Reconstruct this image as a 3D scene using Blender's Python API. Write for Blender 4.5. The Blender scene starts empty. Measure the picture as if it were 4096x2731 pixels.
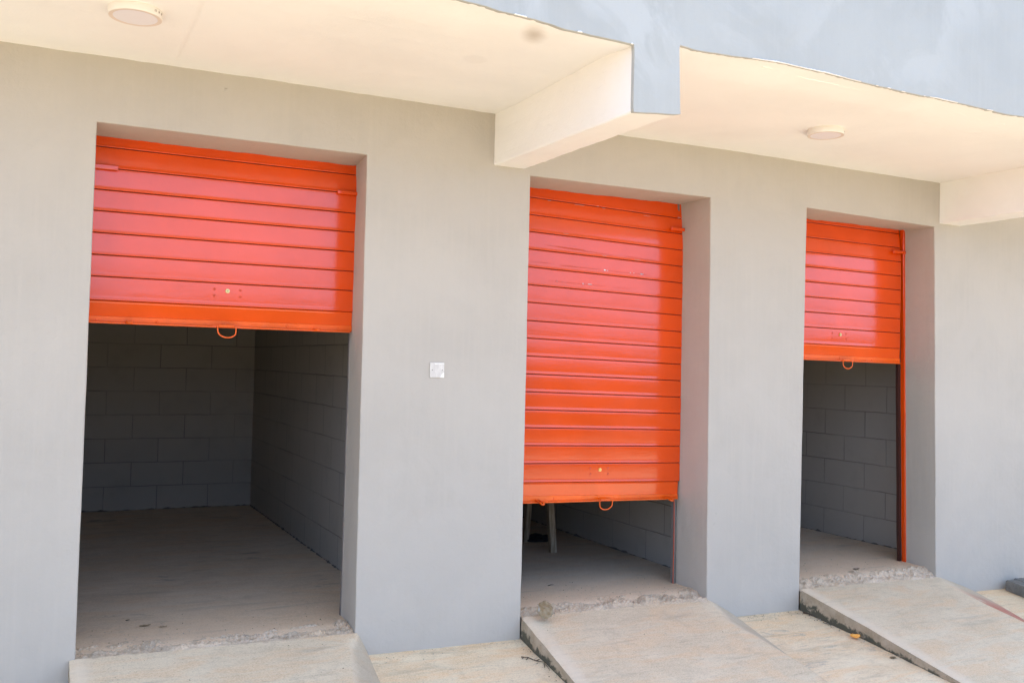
import bpy, bmesh, math, random
from mathutils import Vector, Matrix, noise
random.seed(7)
R = math.radians
scene = bpy.context.scene
COL = scene.collection

# ------------------------------------------------------------------ helpers
def nz(x, y=0.0, z=0.0, oct=3):
    return noise.fractal(Vector((x, y, z)), 1.0, 2.0, oct)

def tag(o, label=None, cat=None, group=None, kind=None):
    if label: o['label'] = label
    if cat: o['category'] = cat
    if group: o['group'] = group
    if kind: o['kind'] = kind
    return o

def empty(name, loc=(0, 0, 0)):
    o = bpy.data.objects.new(name, None); COL.objects.link(o)
    o.location = loc; o.empty_display_size = .2
    return o

class MB:
    """collects shapes; build() links them as one mesh object"""
    def __init__(s): s.v = []; s.f = []; s.m = []; s.sm = []
    def add(s, vs, fs, mat=0, smooth=False):
        b = len(s.v); s.v += [tuple(v) for v in vs]
        for f in fs:
            s.f.append([b + i for i in f]); s.m.append(mat); s.sm.append(smooth)
    def box(s, a, b, mat=0):
        (x0, y0, z0), (x1, y1, z1) = a, b
        s.add([(x0,y0,z0),(x1,y0,z0),(x1,y1,z0),(x0,y1,z0),(x0,y0,z1),(x1,y0,z1),(x1,y1,z1),(x0,y1,z1)],
              [(0,3,2,1),(4,5,6,7),(0,1,5,4),(1,2,6,5),(2,3,7,6),(3,0,4,7)], mat)
    def grid(s, rows, mat=0, smooth=False, flip=False):
        n = len(rows[0]); vs = [p for r in rows for p in r]; fs = []
        for i in range(len(rows) - 1):
            for j in range(n - 1):
                q = (i*n+j, i*n+j+1, (i+1)*n+j+1, (i+1)*n+j)
                fs.append(q[::-1] if flip else q)
        s.add(vs, fs, mat, smooth)
    def cyl(s, c, axis, r, h, n=20, r2=None, mat=0, caps=True):
        c = Vector(c); axis = Vector(axis).normalized(); r2 = r if r2 is None else r2
        u = axis.orthogonal().normalized(); w = axis.cross(u)
        vs = []
        for k, rr, hh in ((0, r, 0), (1, r2, h)):
            for i in range(n):
                a = 2*math.pi*i/n
                vs.append(c + axis*hh + (u*math.cos(a) + w*math.sin(a))*rr)
        s.add(vs, [(i, (i+1) % n, n+(i+1) % n, n+i) for i in range(n)], mat, True)
        if caps:
            s.add(vs[:n], [tuple(range(n))[::-1]], mat); s.add(vs[n:], [tuple(range(n))], mat)
    def tube(s, pts, r, n=8, mat=0, radii=None):
        pts = [Vector(p) for p in pts]; rows = []; prev = None
        for i, p in enumerate(pts):
            t = (pts[min(i+1, len(pts)-1)] - pts[max(i-1, 0)]).normalized()
            if prev is None: u = t.orthogonal().normalized()
            else: u = (prev - t*prev.dot(t)).normalized()
            prev = u; w = t.cross(u); rr = radii[i] if radii else r
            rows.append([p + (u*math.cos(2*math.pi*k/n) + w*math.sin(2*math.pi*k/n))*rr for k in range(n+1)])
        s.grid(rows, mat, True)
        s.add(rows[0][:n], [tuple(range(n))[::-1]], mat); s.add(rows[-1][:n], [tuple(range(n))], mat)
    def build(s, name, mats, parent=None):
        me = bpy.data.meshes.new(name); me.from_pydata(s.v, [], s.f)
        for m in (mats if isinstance(mats, (list, tuple)) else [mats]): me.materials.append(m)
        me.polygons.foreach_set('material_index', s.m); me.polygons.foreach_set('use_smooth', s.sm)
        me.update()
        o = bpy.data.objects.new(name, me); COL.objects.link(o)
        if parent: o.parent = parent
        return o

def weld(o, d=1e-5, recalc=False):
    bm = bmesh.new(); bm.from_mesh(o.data)
    bmesh.ops.remove_doubles(bm, verts=bm.verts, dist=d)
    if recalc: bmesh.ops.recalc_face_normals(bm, faces=bm.faces)
    bm.to_mesh(o.data); bm.free()
    return o

def bevel(o, w, seg=2, ang=30):
    m = o.modifiers.new('bevel', 'BEVEL'); m.width = w; m.segments = seg
    m.limit_method = 'ANGLE'; m.angle_limit = R(ang)
    return o

def lerp(a, b, t): return a + (b - a)*t
def interp(tab, x):
    if x <= tab[0][0]: return tab[0][1]
    for (a, va), (b, vb) in zip(tab, tab[1:]):
        if x <= b: return lerp(va, vb, (x - a)/(b - a))
    return tab[-1][1]

# ---------------------------------------------------------------- materials
class NT:
    def __init__(s, name):
        s.mat = bpy.data.materials.new(name); s.mat.use_nodes = True
        s.t = s.mat.node_tree; s.t.nodes.clear()
        s.out = s.t.nodes.new('ShaderNodeOutputMaterial'); s.p = s.t.nodes.new('ShaderNodeBsdfPrincipled')
        s.t.links.new(s.p.outputs[0], s.out.inputs[0])
        tc = s.t.nodes.new('ShaderNodeTexCoord'); s.co = tc.outputs['Object']
    def lk(s, a, b):
        if hasattr(a, 'links'): s.t.links.new(a, b)
        else: b.default_value = a
    def node(s, ty, **k):
        n = s.t.nodes.new(ty)
        for a, v in k.items(): setattr(n, a, v)
        return n
    def scale(s, sc, co=None, rot=(0, 0, 0)):
        n = s.node('ShaderNodeMapping'); n.inputs['Scale'].default_value = sc; n.inputs['Rotation'].default_value = rot
        s.t.links.new(co or s.co, n.inputs[0]); return n.outputs[0]
    def noise(s, sc, detail=4, rough=.55, dist=0, co=None):
        n = s.node('ShaderNodeTexNoise'); n.inputs['Scale'].default_value = sc; n.inputs['Detail'].default_value = detail
        n.inputs['Roughness'].default_value = rough; n.inputs['Distortion'].default_value = dist
        s.t.links.new(co or s.co, n.inputs['Vector']); return n.outputs[0]
    def ramp(s, fac, a, b, lo=0.0, hi=1.0):
        n = s.node('ShaderNodeMapRange'); n.interpolation_type = 'SMOOTHSTEP'
        s.lk(fac, n.inputs[0]); n.inputs[1].default_value = a; n.inputs[2].default_value = b
        n.inputs[3].default_value = lo; n.inputs[4].default_value = hi
        return n.outputs[0]
    def mix(s, fac, a, b, blend='MIX'):
        n = s.node('ShaderNodeMix', data_type='RGBA', blend_type=blend)
        s.lk(fac, n.inputs[0])
        for v, i in ((a, 6), (b, 7)):
            if isinstance(v, tuple): v = (*v, 1) if len(v) == 3 else v
            s.lk(v, n.inputs[i])
        return n.outputs[2]
    def math(s, op, a, b=0.0, c=0.0):
        n = s.node('ShaderNodeMath', operation=op); s.lk(a, n.inputs[0]); s.lk(b, n.inputs[1]); s.lk(c, n.inputs[2])
        return n.outputs[0]
    def xyz(s, co=None):
        n = s.node('ShaderNodeSeparateXYZ'); s.t.links.new(co or s.co, n.inputs[0]); return n.outputs
    def comb(s, x, y, z=0.0):
        n = s.node('ShaderNodeCombineXYZ'); s.lk(x, n.inputs[0]); s.lk(y, n.inputs[1]); s.lk(z, n.inputs[2]); return n.outputs[0]
    def attr(s, name):
        n = s.node('ShaderNodeAttribute'); n.attribute_name = name; return n.outputs['Fac']
    def bump(s, h, strength, dist, prev=None):
        n = s.node('ShaderNodeBump'); n.inputs['Strength'].default_value = strength; n.inputs['Distance'].default_value = dist
        s.t.links.new(h, n.inputs['Height'])
        if prev is not None: s.t.links.new(prev, n.inputs['Normal'])
        return n.outputs[0]
    def set(s, color=None, rough=None, normal=None, **k):
        if color is not None:
            if isinstance(color, tuple): color = (*color, 1)
            s.lk(color, s.p.inputs['Base Color'])
        if rough is not None: s.lk(rough, s.p.inputs['Roughness'])
        if normal is not None: s.t.links.new(normal, s.p.inputs['Normal'])
        for a, v in k.items(): s.p.inputs[a.replace('_', ' ')].default_value = v
        return s.mat

def mul(c, f): return tuple(x*f for x in c)

def plaster(name, base, var=.06, streak_axis=2, patch=None, scuff=0.0, rough=.75, bstr=.35):
    n = NT(name)
    sc = [34, 34, 34]; sc[streak_axis] = 1.6
    streak = n.noise(1.0, 5, .6, co=n.scale(tuple(sc)))
    big = n.noise(1.3, 4, .55, .3)
    fine = n.noise(55, 3, .6)
    c = n.mix(n.ramp(big, .3, .7), mul(base, 1 - var), mul(base, 1 + var))
    c = n.mix(n.ramp(streak, .42, .72, 0, .35), c, mul(base, 1 + var*1.6))
    c = n.mix(n.ramp(fine, .62, .8, 0, .25), c, mul(base, .82))
    if patch:
        pm = n.math('MULTIPLY', n.ramp(n.noise(2.1, 6, .62, .8), .47, .6), n.ramp(n.noise(.9, 2), .35, .6))
        c = n.mix(pm, c, patch)
    if scuff:
        sp = n.math('MULTIPLY', n.ramp(n.noise(18, 6, .7, 1.0), .66, .78), n.ramp(n.noise(1.7, 3), .5, .62))
        c = n.mix(n.math('MULTIPLY', sp, scuff), c, mul(base, .45))
    b = n.bump(n.noise(7, 6, .6), bstr, .012)
    b = n.bump(streak, .18, .004, b)
    b = n.bump(n.noise(120, 3, .6), .25, .0015, b)
    return n.set(c, rough, b)

GREY = (.457, .415, .352)
CREAM = (.865, .835, .778)
M = {}
M['wall'] = plaster('wall_paint', GREY, .045, 2, (.462, .42, .358), .8, .75, .8)
M['fascia'] = plaster('fascia_paint', (.392, .388, .352), .05, 2, (.446, .442, .404), .8, .75, .7)

def make_soffit():
    n = NT('soffit_paint'); base = CREAM
    big = n.noise(1.1, 4, .55, .4)
    c = n.mix(n.ramp(big, .3, .7), mul(base, .955), mul(base, 1.03))
    drag = n.noise(1.0, 6, .65, .4, co=n.scale((2.2, 26, 26)))
    c = n.mix(n.ramp(drag, .6, .78, 0, .45), c, (.9, .87, .82))
    # brown smudge stretched to look round from the camera, and a faint round disc
    x, y, z = n.xyz()
    def blob(cx, cy, r0, r1):
        dx = n.math('SUBTRACT', x, cx); dy = n.math('SUBTRACT', y, cy)
        if not cy > -1: dx, dy = (n.math('SUBTRACT', n.math('MULTIPLY', dx, 13.5), n.math('MULTIPLY', dy, 6.96)), n.math('ADD', n.math('MULTIPLY', dx, 3.33), n.math('MULTIPLY', dy, 5.75)))
        d = n.math('SQRT', n.math('ADD', n.math('MULTIPLY', dx, dx), n.math('MULTIPLY', dy, dy)))
        d = n.math('ADD', d, n.math('MULTIPLY', n.math('SUBTRACT', n.noise(9, 4, .6), .5), .03 if cy > -1 else .5))
        return n.ramp(d, r0, r1, 1, 0)
    c = n.mix(n.math('MULTIPLY', blob(1.919, -1.345, .0, 1.15), .55), c, (.34, .25, .16))
    c = n.mix(n.math('MULTIPLY', blob(1.835, -.885, .045, .075), .1), c, (.5, .45, .4))
    speck = n.ramp(n.noise(70, 2, .5), .76, .84)
    c = n.mix(n.math('MULTIPLY', speck, .35), c, (.35, .27, .2))
    b = n.bump(n.noise(5, 6, .6), .4, .014)
    b = n.bump(n.ramp(drag, .55, .8), .5, .003, b)
    b = n.bump(n.noise(90, 4, .65), .25, .002, b)
    return n.set(c, .8, b)
M['soffit'] = make_soffit()

def make_shutter(name, base, var, rough=.17, coat=.4, peel=.1):
    n = NT(name)
    c = n.mix(n.ramp(n.noise(2.3, 5, .6, .5), .3, .7), mul(base, 1 - var), mul(base, 1 + var))
    c = n.mix(n.ramp(n.noise(60, 2, .5), .72, .82, 0, .35), c, mul(base, .6))
    b = n.bump(n.noise(1, 3, .55, co=n.scale((70, 70, 110))), peel, .0022)
    b = n.bump(n.noise(3.2, 3, .5, co=n.scale((1, 1, 4))), .12, .006, b)
    r = n.ramp(n.noise(3.5, 4, .6, co=n.scale((.6, 1, 3))), .3, .75, rough*.8, rough*1.35)
    m = n.set(c, r, b, IOR=1.5)
    n.p.inputs['Coat Weight'].default_value = coat; n.p.inputs['Coat Roughness'].default_value = rough*.5; n.p.inputs['Coat IOR'].default_value = 1.45
    n.t.links.new(b, n.p.inputs['Coat Normal'])
    return m
M['red'] = make_shutter('shutter_enamel', (.72, .066, .0015), .06)
M['rail'] = make_shutter('rail_enamel', (.82, .115, .0015), .15, .3, .2, .25)
M['railflat'] = make_shutter('rail_flat_enamel', (.76, .078, .0015), .08, .16)
M['dull'] = make_shutter('scratched_enamel', (.62, .07, .02), .15, .6, .0, .4)
M['groove'] = NT('groove_dark').set((.05, .012, .006), .7)  # near-black brown inside the slat joints and guide slots
M['chip'] = NT('bare_chip').set((.82, .8, .78), .5)
M['brass'] = NT('brass').set((.72, .52, .2), .32, Metallic=1.0)
M['brassdark'] = NT('keyway_shadow').set((.03, .025, .02), .6)
M['rust'] = NT('guide_steel').set((.17, .15, .135), .75)

def make_block():
    n = NT('painted_block')
    geo = n.node('ShaderNodeNewGeometry'); N = n.node('ShaderNodeSeparateXYZ'); n.t.links.new(geo.outputs['Normal'], N.inputs[0])
    side = n.math('GREATER_THAN', n.math('ABSOLUTE', N.outputs[0]), .5)
    x, y, z = n.xyz()
    wob = n.math('MULTIPLY', n.math('SUBTRACT', n.noise(6, 3), .5), .012)
    u = n.math('ADD', n.math('MULTIPLY', y, side), n.math('MULTIPLY', n.math('ADD', x, .045), n.math('SUBTRACT', 1.0, side)))
    u = n.math('ADD', n.math('ADD', u, wob), .11)
    v = n.math('ADD', n.math('SUBTRACT', z, .165), wob)
    br = n.node('ShaderNodeTexBrick'); br.offset = .5; br.squash = 1
    n.t.links.new(n.comb(u, v), br.inputs['Vector'])
    for k, val in (('Scale', 1.0), ('Mortar Size', .005), ('Mortar Smooth', .5), ('Bias', -.2), ('Brick Width', .476), ('Row Height', .2275)):
        br.inputs[k].default_value = val
    br.inputs['Color1'].default_value = (.43, .39, .335, 1); br.inputs['Color2'].default_value = (.40, .36, .31, 1)
    br.inputs['Mortar'].default_value = (.22, .20, .172, 1)
    c = n.mix(n.ramp(n.noise(1.3, 4, .6), .4, .62, 0, .7), br.outputs[0], (.42, .38, .325))
    c = n.mix(n.ramp(n.noise(4, 6, .65), .5, .72, 0, .4), c, (.33, .295, .25))
    inv = n.math('SUBTRACT', 1.0, br.outputs['Fac'])
    b = n.bump(inv, .6, .008); b = n.bump(n.noise(70, 4, .7), .5, .004, b)
    return n.set(c, .85, b)
M['block'] = make_block()

def concrete(name, dark, mid, light, streak_rot=0.0, tan=None, bstr=.5, blotch=None, attrs=False, sx=7.0, sy=60.0, dust=None):
    n = NT(name)
    co = n.scale((sx, sy, sy), rot=(0, 0, streak_rot))
    br = n.noise(1.0, 5, .62, .5, co=co)
    cloud = n.noise(2.6, 6, .6, .6, co=n.scale((.8, 1.6, 1.6), rot=(0, 0, streak_rot)))
    c = n.mix(n.ramp(cloud, .32, .68), mid, light)
    c = n.mix(n.ramp(br, .5, .8, 0, .4), c, mul(light, 1.1))
    c = n.mix(n.ramp(br, .5, .24, 0, .5), c, dark)
    if tan:
        t = n.noise(3.4, 5, .6, .8, co=n.scale((.7, 2.2, 2.2), rot=(0, 0, streak_rot)))
        c = n.mix(n.ramp(t, .44, .66, 0, .75), c, tan)
    if blotch:
        bl = n.math('MULTIPLY', n.ramp(n.noise(5.5, 6, .65, 1.2, co=n.scale((.6, 2, 2))), .56, .68), n.ramp(n.noise(1.3, 2), .45, .6))
        c = n.mix(n.math('MULTIPLY', bl, .75), c, blotch)
    if dust:   # tan grit blown in over the sill
        y = n.xyz()[1]
        d = n.math('ADD', y, n.math('MULTIPLY', n.math('SUBTRACT', n.noise(3.2, 6, .65, 1.0), .5), .9))
        c = n.mix(n.ramp(d, 1.15, .1, 0, .8), c, dust)
    grain = n.noise(1.0, 6, .72, .3, co=n.scale((110, 190, 190), rot=(0, 0, streak_rot)))
    c = n.mix(n.ramp(grain, .40, .68, 0, .55), c, mul(light, 1.18)); c = n.mix(n.ramp(grain, .5, .28, 0, .5), c, mul(dark, .85))
    iso = n.noise(7.5, 7, .7, .9)
    c = n.mix(n.ramp(iso, .50, .74, 0, .34), c, mul(dark, 1.1)); c = n.mix(n.ramp(iso, .46, .28, 0, .3), c, mul(light, 1.1))
    wide = n.noise(1.0, 4, .6, .4, co=n.scale((1.3, 11, 11), rot=(0, 0, streak_rot - .06)))
    c = n.mix(n.ramp(wide, .56, .74, 0, .45), c, (dark[0]*.95, dark[1]*.99, dark[2]*1.04))
    speck = n.ramp(n.noise(62, 3, .6), .70, .76)
    c = n.mix(n.math('MULTIPLY', speck, .6), c, mul(dark, .5))
    if attrs:
        c = n.mix(n.math('MULTIPLY', n.attr('margin'), n.ramp(n.noise(8, 4, .6), .2, .6, .35, .9)), c, (.74, .615, .455))
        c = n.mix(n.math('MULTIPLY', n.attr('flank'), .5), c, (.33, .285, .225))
        rust = n.math('MULTIPLY', n.attr('rust'), n.ramp(n.noise(6, 6, .65, .8, co=n.scale((2, .7, 1))), .30, .52))
        c = n.mix(n.math('MULTIPLY', rust, .9), c, (.45, .12, .07))
    b = n.bump(br, bstr, .004); b = n.bump(n.noise(22, 6, .65), .5, .006, b); b = n.bump(n.noise(150, 3, .7), .4, .002, b)
    return n.set(c, .88, b)
M['apron'] = concrete('apron_concrete', (.38, .30, .20), (.675, .512, .32), (.78, .645, .445), .05, (.76, .505, .27), blotch=(.36, .32, .26))
M['ramp'] = concrete('ramp_concrete', (.36, .29, .205), (.595, .468, .308), (.69, .57, .40), .07, (.68, .47, .275), attrs=True)
M['floor'] = concrete('floor_screed', (.40, .325, .235), (.60, .478, .345), (.68, .56, .425), .35, (.66, .475, .30), .4, (.19, .165, .135), sx=6, sy=10, dust=(.72, .51, .32))
M['rubble'] = concrete('broken_mortar', (.22, .175, .125), (.47, .365, .25), (.58, .46, .335), 0, (.56, .41, .265), .9, (.12, .10, .08), sx=12, sy=20)

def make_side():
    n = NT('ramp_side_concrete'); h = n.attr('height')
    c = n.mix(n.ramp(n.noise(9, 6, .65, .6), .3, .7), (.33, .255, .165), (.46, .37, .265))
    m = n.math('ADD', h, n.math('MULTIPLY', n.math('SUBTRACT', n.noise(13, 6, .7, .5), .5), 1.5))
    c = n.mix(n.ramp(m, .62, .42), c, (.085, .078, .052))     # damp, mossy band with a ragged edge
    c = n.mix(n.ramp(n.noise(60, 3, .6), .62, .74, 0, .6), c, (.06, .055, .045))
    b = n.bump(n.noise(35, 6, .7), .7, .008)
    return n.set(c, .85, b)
M['foot'] = NT('dusty_mortar').set((.17, .15, .13), .95)
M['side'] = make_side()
n = NT('laterite_soil'); _gr = n.ramp(n.math('ADD', n.xyz()[1], n.math('MULTIPLY', n.noise(.35, 5, .6), 5.0)), -8.5, -7.0, 1, 0)
M['soil'] = n.set(n.mix(_gr, n.mix(n.ramp(n.noise(.6, 6, .65), .3, .7), (.58, .465, .315), (.66, .55, .39)), n.mix(n.ramp(n.noise(.9, 6, .7), .35, .65), (.02, .03, .01), (.05, .055, .02))), .95, n.bump(n.noise(6, 6, .7), .6, .05))
n = NT('bank_scrub'); M['reflbank'] = n.set(n.mix(n.ramp(n.noise(.4, 6, .7), .35, .65), (.02, .028, .012), (.06, .065, .03)), .95)
M['lampbody'] = NT('lamp_body').set((.80, .75, .68), .45)
M['lamptrim'] = NT('lamp_trim').set((.72, .62, .52), .5)
M['diffuser'] = NT('lamp_diffuser').set((.80, .78, .79), .3)
M['slot'] = NT('slot_dark').set((.16, .08, .04), .7)
n = NT('plate_plastic')
_sp = n.ramp(n.noise(1, 5, .7, .6, co=n.scale((60, 60, 25))), .4, .7)
M['plate'] = n.set(n.mix(_sp, (.58, .54, .48), (.72, .68, .61)), n.ramp(_sp, 0, 1, .35, .7), n.bump(_sp, .3, .001))
M['smear'] = NT('white_filler').set((.82, .79, .74), .8)
n = NT('weathered_timber')
_g = n.noise(1, 5, .65, .4, co=n.scale((60, 60, 3)))
M['timber'] = n.set(n.mix(n.ramp(_g, .35, .7), (.20, .155, .10), (.46, .385, .28)), .85, n.bump(_g, .6, .004))
M['cloth'] = NT('black_cloth').set((.012, .012, .013), .9)
n = NT('lumpy_stone')
c = n.mix(n.ramp(n.noise(16, 5, .65, .8), .4, .62), (.25, .175, .09), (.36, .29, .19))
c = n.mix(n.ramp(n.noise(11, 4, .6, 1.2), .55, .66), c, (.46, .45, .42)); c = n.mix(n.ramp(n.noise(24, 4, .6, .5), .62, .72, 0, .8), c, (.40, .22, .09))
M['stone'] = n.set(c, .9, n.bump(n.noise(45, 6, .7), .9, .01))
n = NT('kerb_block_concrete')
M['kerb'] = n.set(n.mix(n.ramp(n.noise(14, 6, .7), .3, .75), (.13, .125, .11), (.235, .225, .20)), .9, n.bump(n.noise(60, 5, .7), .7, .006))
def leafmat(name, a, b):
    n = NT(name); return n.set(n.mix(n.ramp(n.noise(60, 4, .6), .35, .65), a, b), .7)
M['leaf_orange'] = leafmat('orange_leaf', (.85, .33, .05), (.92, .46, .10))
M['leaf_brown'] = leafmat('brown_leaf', (.16, .115, .06), (.25, .185, .10))
M['leaf_dark'] = leafmat('dark_leaf', (.045, .03, .018), (.10, .065, .035))
M['grit'] = NT('grit').set((.40, .35, .29), .9)

# -------------------------------------------------------------- ground shape
def G(x, y):
    s = min(.18, max(.07, .16 - .0227*(x - 2.6)))
    xx = max(-3.0, min(10.0, x))
    return .043 - .0125*xx + s*max(-2.2, min(0.0, y))

# ground: one sheet to the horizon, soil; concrete apron sheet above it by the building
xs = [-220, -120, -60, -30, -15, -10] + [-8 + i*.5 for i in range(45)] + [18, 25, 40, 70, 130, 220]
ys = [-260, -160, -90, -60, -40, -25, -14, -9, -7, -6, -5, -4.2, -3.6, -3.0, -2.6, -2.2, -1.6, -1.0, -.5, 0, .6, 3, 6, 12, 30, 80, 200]
mb = MB()
mb.grid([[(x, y, G(x, y) - .03 - .006*max(0, -2.2 - y) + .02*nz(x*.4, y*.4)) for x in xs] for y in ys], 0, True)
tag(mb.build('ground', M['soil']), kind='structure')
mb = MB()
ax = [-8 + i*.1 for i in range(231)]; ay = [-3.2 + i*.1 for i in range(33)] + [.03]
mb.grid([[(x, y, G(x, y) + .0025*nz(x*2.2, y*2.2)) for x in ax] for y in ay], 0, True)
mb.grid([[(x, -3.2, G(x, -3.2) - .12) for x in ax], [(x, -3.2, G(x, -3.2) + .0025*nz(x*2.2, -3.2*2.2)) for x in ax]], 0)
tag(mb.build('pavement', M['apron']), kind='structure')
# unseen scrub bank standing in for trees, set dark for the shutter reflections
mb = MB(); rows = []
for k, (d, hf) in enumerate(((15.5, -.15), (16, .35), (17, .8), (19, 1), (26, 1.1), (60, 1.3), (90, .2))):
    rows.append([(-200 + i*.9, -d - 1.2*nz(i*.21, 9), hf*(2.65 + .5*nz(i*.13, 3, 0, 4) + .5*nz(i*.45, k*.3, 0, 4)) - .3) for i in range(445)])
mb.grid(rows, 0, True); tag(mb.build('reflection_bank', M['reflbank']), kind='structure')

# ---------------------------------------------------------------- building
B = tag(empty('storage_building', (3.0, 0, 0)),
        'pale grey rendered storage building with three raised orange roller shutters under a cream canopy', 'building')
def child(o, parent=B):
    """parent while keeping the mesh in world coordinates"""
    o.parent = parent; o.matrix_parent_inverse = Matrix.Translation(-B.location) if parent is B else Matrix.Identity(4)
    return o

D = .29                                    # depth of the reveals
DOORS = [  # outer left-bottom, left-top, right-top, right-bottom (x,z); inner right x top/bottom
    dict(lb=(.188, .10), lt=(.205, 2.786), rt=(1.583, 2.787), rb=(1.590, .10), il=(.205, .195), ir=(1.616, 1.603)),
    dict(lb=(2.609, .08), lt=(2.607, 2.782), rt=(3.957, 2.784), rb=(3.988, .10), il=(2.607, 2.609), ir=(3.951, 3.975)),
    dict(lb=(4.785, .10), lt=(4.799, 2.796), rt=(6.082, 2.771), rb=(6.156, .08), il=(4.799, 4.785), ir=(6.088, 6.163)),
]
ZS = 3.115
def door_chain(d, seed):
    """points (outer x,z, inner x,z, outward dir) round one opening from left foot to right foot"""
    out = []; N = 60
    for i in range(N + 1):
        t = i/N; x = lerp(d['lb'][0], d['lt'][0], t); z = lerp(-.25, d['lt'][1], t)
        w = .0022*nz(z*3, seed) + .0008*nz(z*22, seed)
        out.append((x + w, z, lerp(d['il'][1], d['il'][0], t) + .002*nz(z*5, seed + 5), z, (-1, 0)))
    for i in range(1, N):
        t = i/N; x = lerp(d['lt'][0], d['rt'][0], t); z = lerp(d['lt'][1], d['rt'][1], t)
        w = .002*nz(x*3, seed + 2) + .0008*nz(x*22, seed)
        zi = 2.783 + .006*nz(x*3.1, seed + 7) + .0035*nz(x*13, seed + 9, 0, 4)
        out.append((x, z + w, lerp(d['il'][0], d['ir'][0], t), zi, (0, 1)))
    for i in range(N + 1):
        t = 1 - i/N; x = lerp(d['rb'][0], d['rt'][0], t); z = lerp(-.25, d['rt'][1], t)
        w = .0025*nz(z*2.5, seed + 4) + .0008*nz(z*20, seed + 1)
        out.append((x + w, z, lerp(d['ir'][1], d['ir'][0], t) + .003*nz(z*4, seed + 6) + .0015*nz(z*16, seed), z, (1, 0)))
    return out
mb = MB(); chains = [door_chain(d, 11.3*k + 3) for k, d in enumerate(DOORS)]
outline = [(-7.0, 0, -.25)]
ch = .006
for c in chains:
    n_ = len(c); front = []
    for i, (x, z, xi, zi, (dx, dz)) in enumerate(c):
        front.append((x + dx*ch, 0, z + dz*ch))
    i1 = 60; i2 = 60 + 59 + 1
    front[i1] = (c[i1][0] - ch, 0, c[i1][1] + ch); front[i2] = (c[i2][0] + ch, 0, c[i2][1] + ch)
    outline += front
    mid1 = [(x + dx*ch*.3, ch*.3, z + dz*ch*.3) for (x, z, xi, zi, (dx, dz)) in c]
    mid1[i1] = (c[i1][0] - ch*.3, ch*.3, c[i1][1] + ch*.3); mid1[i2] = (c[i2][0] + ch*.3, ch*.3, c[i2][1] + ch*.3)
    arris = [(x, ch, z) for (x, z, *_r) in c]
    halfa = [(lerp(x, xi, .5), D*.5, lerp(z, zi, .5)) for (x, z, xi, zi, _d) in c]
    inner = [(xi, D, zi) for (x, z, xi, zi, _d) in c]
    back = [(xi, D + .06, zi) for (x, z, xi, zi, _d) in c]
    mb.grid([front, mid1, arris], 0, True)
    mb.grid([arris, halfa, inner, back], 0, False)
outline += [(14.0, 0, -.25), (14.0, 0, ZS + .02), (-7.0, 0, ZS + .02)]
mb.add(outline, [tuple(range(len(outline)))[::-1]], 0, False)
# back of the wall as piers and lintels (seen only from inside)
yb = D + .06
edges = [-7.0]
for d in DOORS: edges += [min(d['il']), max(d['ir'])]
edges.append(14.0)
for a, b in zip(edges[0::2], edges[1::2]):
    mb.add([(a, yb, -.2), (b, yb, -.2), (b, yb, ZS), (a, yb, ZS)], [(3, 2, 1, 0)])
for d in DOORS:
    a, b = d['il'][0], d['ir'][0]
    mb.add([(a, yb, 2.783), (b, yb, 2.783), (b, yb, ZS), (a, yb, ZS)], [(3, 2, 1, 0)])
wall = child(weld(mb.build('facade_wall', M['wall'])))

# --- canopy: soffit, beams, fascia
FY = -1.51
FL = [(-4.0, 3.12), (1.0, 3.128), (1.477, 3.129), (1.599, 3.126), (1.666, 3.118), (1.748, 3.116), (1.847, 3.111), (1.916, 3.106), (1.979, 3.097), (2.059, 3.097), (2.173, 3.096), (2.265, 3.094), (2.338, 3.092)]
FR = [(2.588, 3.131), (2.692, 3.124), (2.796, 3.129), (2.901, 3.131), (3.014, 3.139), (3.166, 3.146), (3.318, 3.144), (3.475, 3.143), (3.616, 3.139), (3.75, 3.133), (3.877, 3.132), (4.173, 3.129), (4.276, 3.132), (4.557, 3.128), (4.841, 3.121), (4.996, 3.13), (6.1, 3.125), (6.15, 3.12), (6.37, 3.12), (14, 3.12)]
def fedge(x):
    z = interp(FL, x) if x < 2.46 else interp(FR, x)
    return z + .0022*nz(x*5, 1.7, 0, 4) + .0009*nz(x*24, 4.2, 0, 4)
WZ = [(-7, 3.11), (-.226, 3.109), (.555, 3.117), (1.466, 3.123), (2.339, 3.124), (3.238, 3.11), (4.196, 3.117), (6.13, 3.11), (14, 3.11)]
def sof(x, y):
    t = max(0.0, min(1.0, y/FY)); a = interp(WZ, x) + .002*nz(x*9, 8.1); e = fedge(x)
    f = max(0.0, (t - .8)/.2); f = f*f*(3 - 2*f)
    z = lerp(a, ZS, min(1, t*5)) if t < .2 else ZS
    z = lerp(z, e, f) + .0035*nz(x*1.6, y*2.2, 5)*(1 - f)
    if x < .555 and -1.12 < y < -.12: z -= .0022                  # edge of an older skim coat
    return z
SEG = [(-7.0, 2.362, 2.345), (2.564, 6.135, 6.14), (6.365, 14.0, 14.0)]
mb = MB()
for k, (x0, x1, x1f) in enumerate(SEG):
    n_ = int((x1 - x0)/.035); rows = []
    yy = [0.004] + [FY*i/44 for i in range(1, 45)]
    for y in yy:
        t = y/FY; a = x0 + (.024*t if k == 1 else 0); b = lerp(x1, x1f, t)
        xs_ = [lerp(a, b, i/n_) for i in range(n_ + 1)]
        if k == 0: xs_ = sorted(xs_ + [.5535, .5565])
        rows.append([(x, y, sof(x, y)) for x in xs_])
    mb.grid(rows, 0, True, True)
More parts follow.
